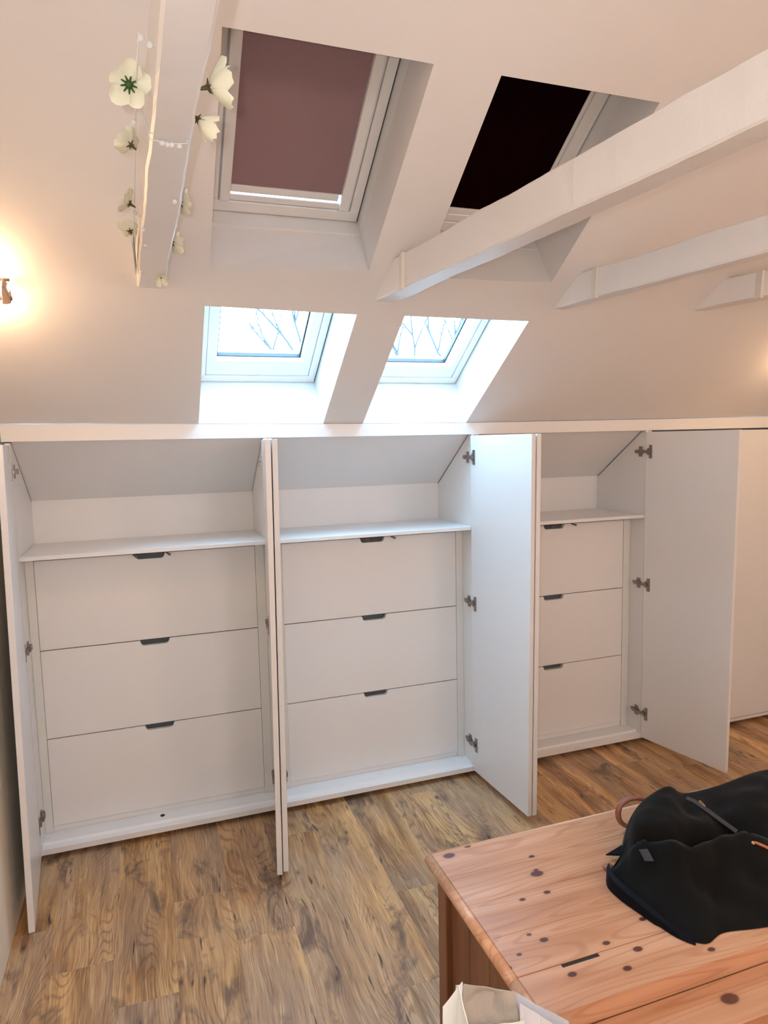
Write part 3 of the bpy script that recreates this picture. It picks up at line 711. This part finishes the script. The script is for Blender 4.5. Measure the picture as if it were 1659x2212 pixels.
def flower(c, axis, r, heart, seed, petals=5, cup=.35):
    c = Vector(c); ax = Vector(axis).normalized(); u = ax.orthogonal().normalized(); w = ax.cross(u); mb = MB(); rnd = random.Random(seed)
    for k in range(petals):
        a0 = 2 * math.pi * k / petals + rnd.uniform(-.15, .15); rr = r * rnd.uniform(.88, 1.12); cp = cup + rnd.uniform(-.15, .2); vs = []; fs = []
        for i in range(5):
            f = i / 4; wid = (.16 + .86 * math.sin(math.pi * min(1, f * .74 + .08)) ** .75) * .95
            if i == 4: wid *= .72
            for j in range(5):
                g = j / 2 - 1
                ang = a0 + g * wid * .85
                rad = rr * (.10 + .90 * f) * (1 - .12 * g * g * f)
                lift = cp * rr * f ** 1.5 + .12 * rr * (g * g) * f + (.10 * rr * math.sin(g * 5 + seed + k) * f)
                vs.append(c + (u * math.cos(ang) + w * math.sin(ang)) * rad + ax * lift)
        for i in range(4):
            for j in range(4): q = i * 5 + j; fs.append((q, q + 1, q + 6, q + 5))
        mb.add(vs, fs, True)
    o = mb.build('flower', 'petal', ga)
    hb = MB()
    if heart == 'green':
        for k in range(9):
            a = 2 * math.pi * k / 9; tip = c + (u * math.cos(a) + w * math.sin(a)) * r * .36 + ax * r * .3
            hb.tube([c + ax * r * .05, tip], [r * .075, r * .035], 5)
        hb.ball(c + ax * r * .14, r * .17, 8, 6); hb.build('flower_heart', 'green', o)
    else:
        for k in range(5):
            a = 2 * math.pi * k / 5; tip = c + (u * math.cos(a) + w * math.sin(a)) * r * .34 - ax * r * .02
            hb.tube([c - ax * r * .10, tip], [r * .09, r * .02], 5)
        hb.tube([c - ax * r * .05, c - ax * r * .55], [r * .13, r * .05], 6); hb.build('sepals', 'sepal', o)
    return o
flower((.005, -1.632, 1.968), (-.10, -.85, -.50), .028, 'green', 1, 5, .22)
flower((.002, -1.446, 1.967), (-.55, .30, .6), .024, 'sepal', 2)
flower((-.006, -1.165, 1.968), (-.75, .1, .45), .025, 'sepal', 3)
flower((-.008, -.985, 1.968), (-.2, .55, .75), .024, 'sepal', 4)
flower((.104, -1.668, 1.962), (.70, .0, .25), .029, 'sepal', 5, 5, .65)
flower((.097, -1.566, 1.964), (.8, .4, -.3), .024, 'sepal', 6, 4, .9)
flower((.090, -1.195, 1.968), (.85, .25, .25), .028, 'sepal', 7)
flower((.084, -.925, 1.967), (.85, .3, .2), .031, 'sepal', 8)
flower((.060, -.716, 1.931), (.1, -.75, -.55), .020, 'sepal', 9, 4, .9)
for k, (x, y, z) in enumerate([(.046, -1.545, 1.9345), (.053, -1.542, 1.934), (.059, -1.543, 1.934), (.070, -1.541, 1.9345), (.030, -1.725, 1.972), (.020, -1.735, 1.973), (.008, -1.52, 1.968), (.004, -1.13, 1.962), (.010, -1.125, 1.958), (.018, -1.10, 1.9385), (.073, -1.29, 1.9375), (.022, -.985, 1.9385), (.014, -.74, 1.9405)]):
    MB().ball((x, y, z), .0042, 8, 6).build('bead', 'bead', ga)
MB().prism([(-.003, -.955, 1.976), (-.006, -.955, 1.950), (-.003, -.66, 1.950), (.0, -.66, 1.974)], (.0025, 0, 0)).build('ribbon', 'ribbon', ga, 0, 'translucent white ribbon')

# ================================================================== wall lamps on the slope
def wall_lamp(xr, s, label, ln=.12):
    t = thing('wall_lamp', label, 'lamp', SP(xr - ln / 2, s, 0))
    for xe, sg in ((xr, 1), (xr - ln, -1)):
        arc = [SP(xe - sg * (.013 - .013 * math.sin(a)), s + .032 - .058 * (1 - math.cos(a)), -.020) for a in [math.radians(q) for q in range(0, 91, 15)]]
        pts = arc + [SP(xe - sg * .010, s - .030, -.020), SP(xe - sg * .022, s - .030, -.020)]
        MB().prism(pts, NV * -.032).build('end_cap', 'brass', t, .0008)
    MB().tube([SP(xr - ln + .006, s + .006, -.030), SP(xr - .001, s + .006, -.030)], .009, 12).build('tube', 'lampglow', t)
    MB().tube([SP(xr - ln, s + .018, -.012), SP(xr + .002, s + .018, -.012)], .004, 8).build('rod', 'brass', t)
    MB().tube([SP(xr - ln, s - .020, -.040), SP(xr + .003, s - .020, -.040)], .006, 8).build('rod', 'brass', t)
    for ds in (.060, -.055): lamp('wall_lamp_light', 'POINT', SP(xr - .060, s + ds, -.050), 1.5, (1.0, .63, .35), .03)
    return t
wall_lamp(-.318, .655, 'small metal wall lamp glowing at the left edge')
wall_lamp(2.74, .54, 'small metal wall lamp glowing just beyond the right edge')

# ================================================================== bare tree outside the lower windows
tr = thing('bare_tree', 'bare tree seen faintly through the lower roof windows', 'tree', (2.6, 5.0, -2.5))
tm = MB(); rnd = random.Random(3)
tm.tube([(2.6, 5.0, -2.5), (2.6, 5.02, -.6), (2.55, 5.0, 1.1), (2.4, 5.0, 2.0)], [.12, .10, .07, .045], 8); tm.build('trunk', 'bark', tr)
tb = MB()
def grow(p, d, l, r, n):
    pts = [p]; 
    for i in range(4):
        d = (d + Vector((rnd.uniform(-.25, .25), rnd.uniform(-.15, .15), rnd.uniform(-.1, .25)))).normalized(); p = p + d * l / 4; pts.append(p)
    tb.tube(pts, [r * (1 - .6 * i / 4) for i in range(5)], 5)
    if n > 0:
        for k in range(3 if n > 1 else 4):
            q = pts[rnd.choice((2, 3, 4))]; e = (d + Vector((rnd.uniform(-.9, .9), rnd.uniform(-.4, .4), rnd.uniform(-.3, .6)))).normalized(); grow(q, e, l * .62, r * .5, n - 1)
for pts in ([(2.55, 5, 1.1), (2.1, 5, 1.7), (1.72, 5, 2.2)], [(2.55, 5, 1.1), (2.9, 5, 1.7), (3.05, 5, 2.1)], [(2.9, 5, 1.7), (3.4, 5, 2.0), (3.55, 5, 2.3)]):
    tb.tube(pts, [.06, .05, .04], 6)
for q, d in [((1.72, 5, 2.2), (-.25, 0, 1)), ((1.72, 5, 2.2), (-.8, 0, .7)), ((1.72, 5, 2.2), (.1, 0, 1)), ((3.05, 5, 2.1), (-.1, 0, 1)), ((3.05, 5, 2.1), (-.6, 0, .8)), ((3.55, 5, 2.3), (-.5, 0, .7)), ((3.55, 5, 2.3), (.2, 0, .9)), ((2.4, 5, 2.0), (-.25, 0, 1)), ((2.4, 5, 2.0), (.4, 0, 1))]:
    grow(Vector(q), Vector(d), .62, .022, 3)
o = tb.build('branches', 'bark', tr); o['kind'] = 'stuff'
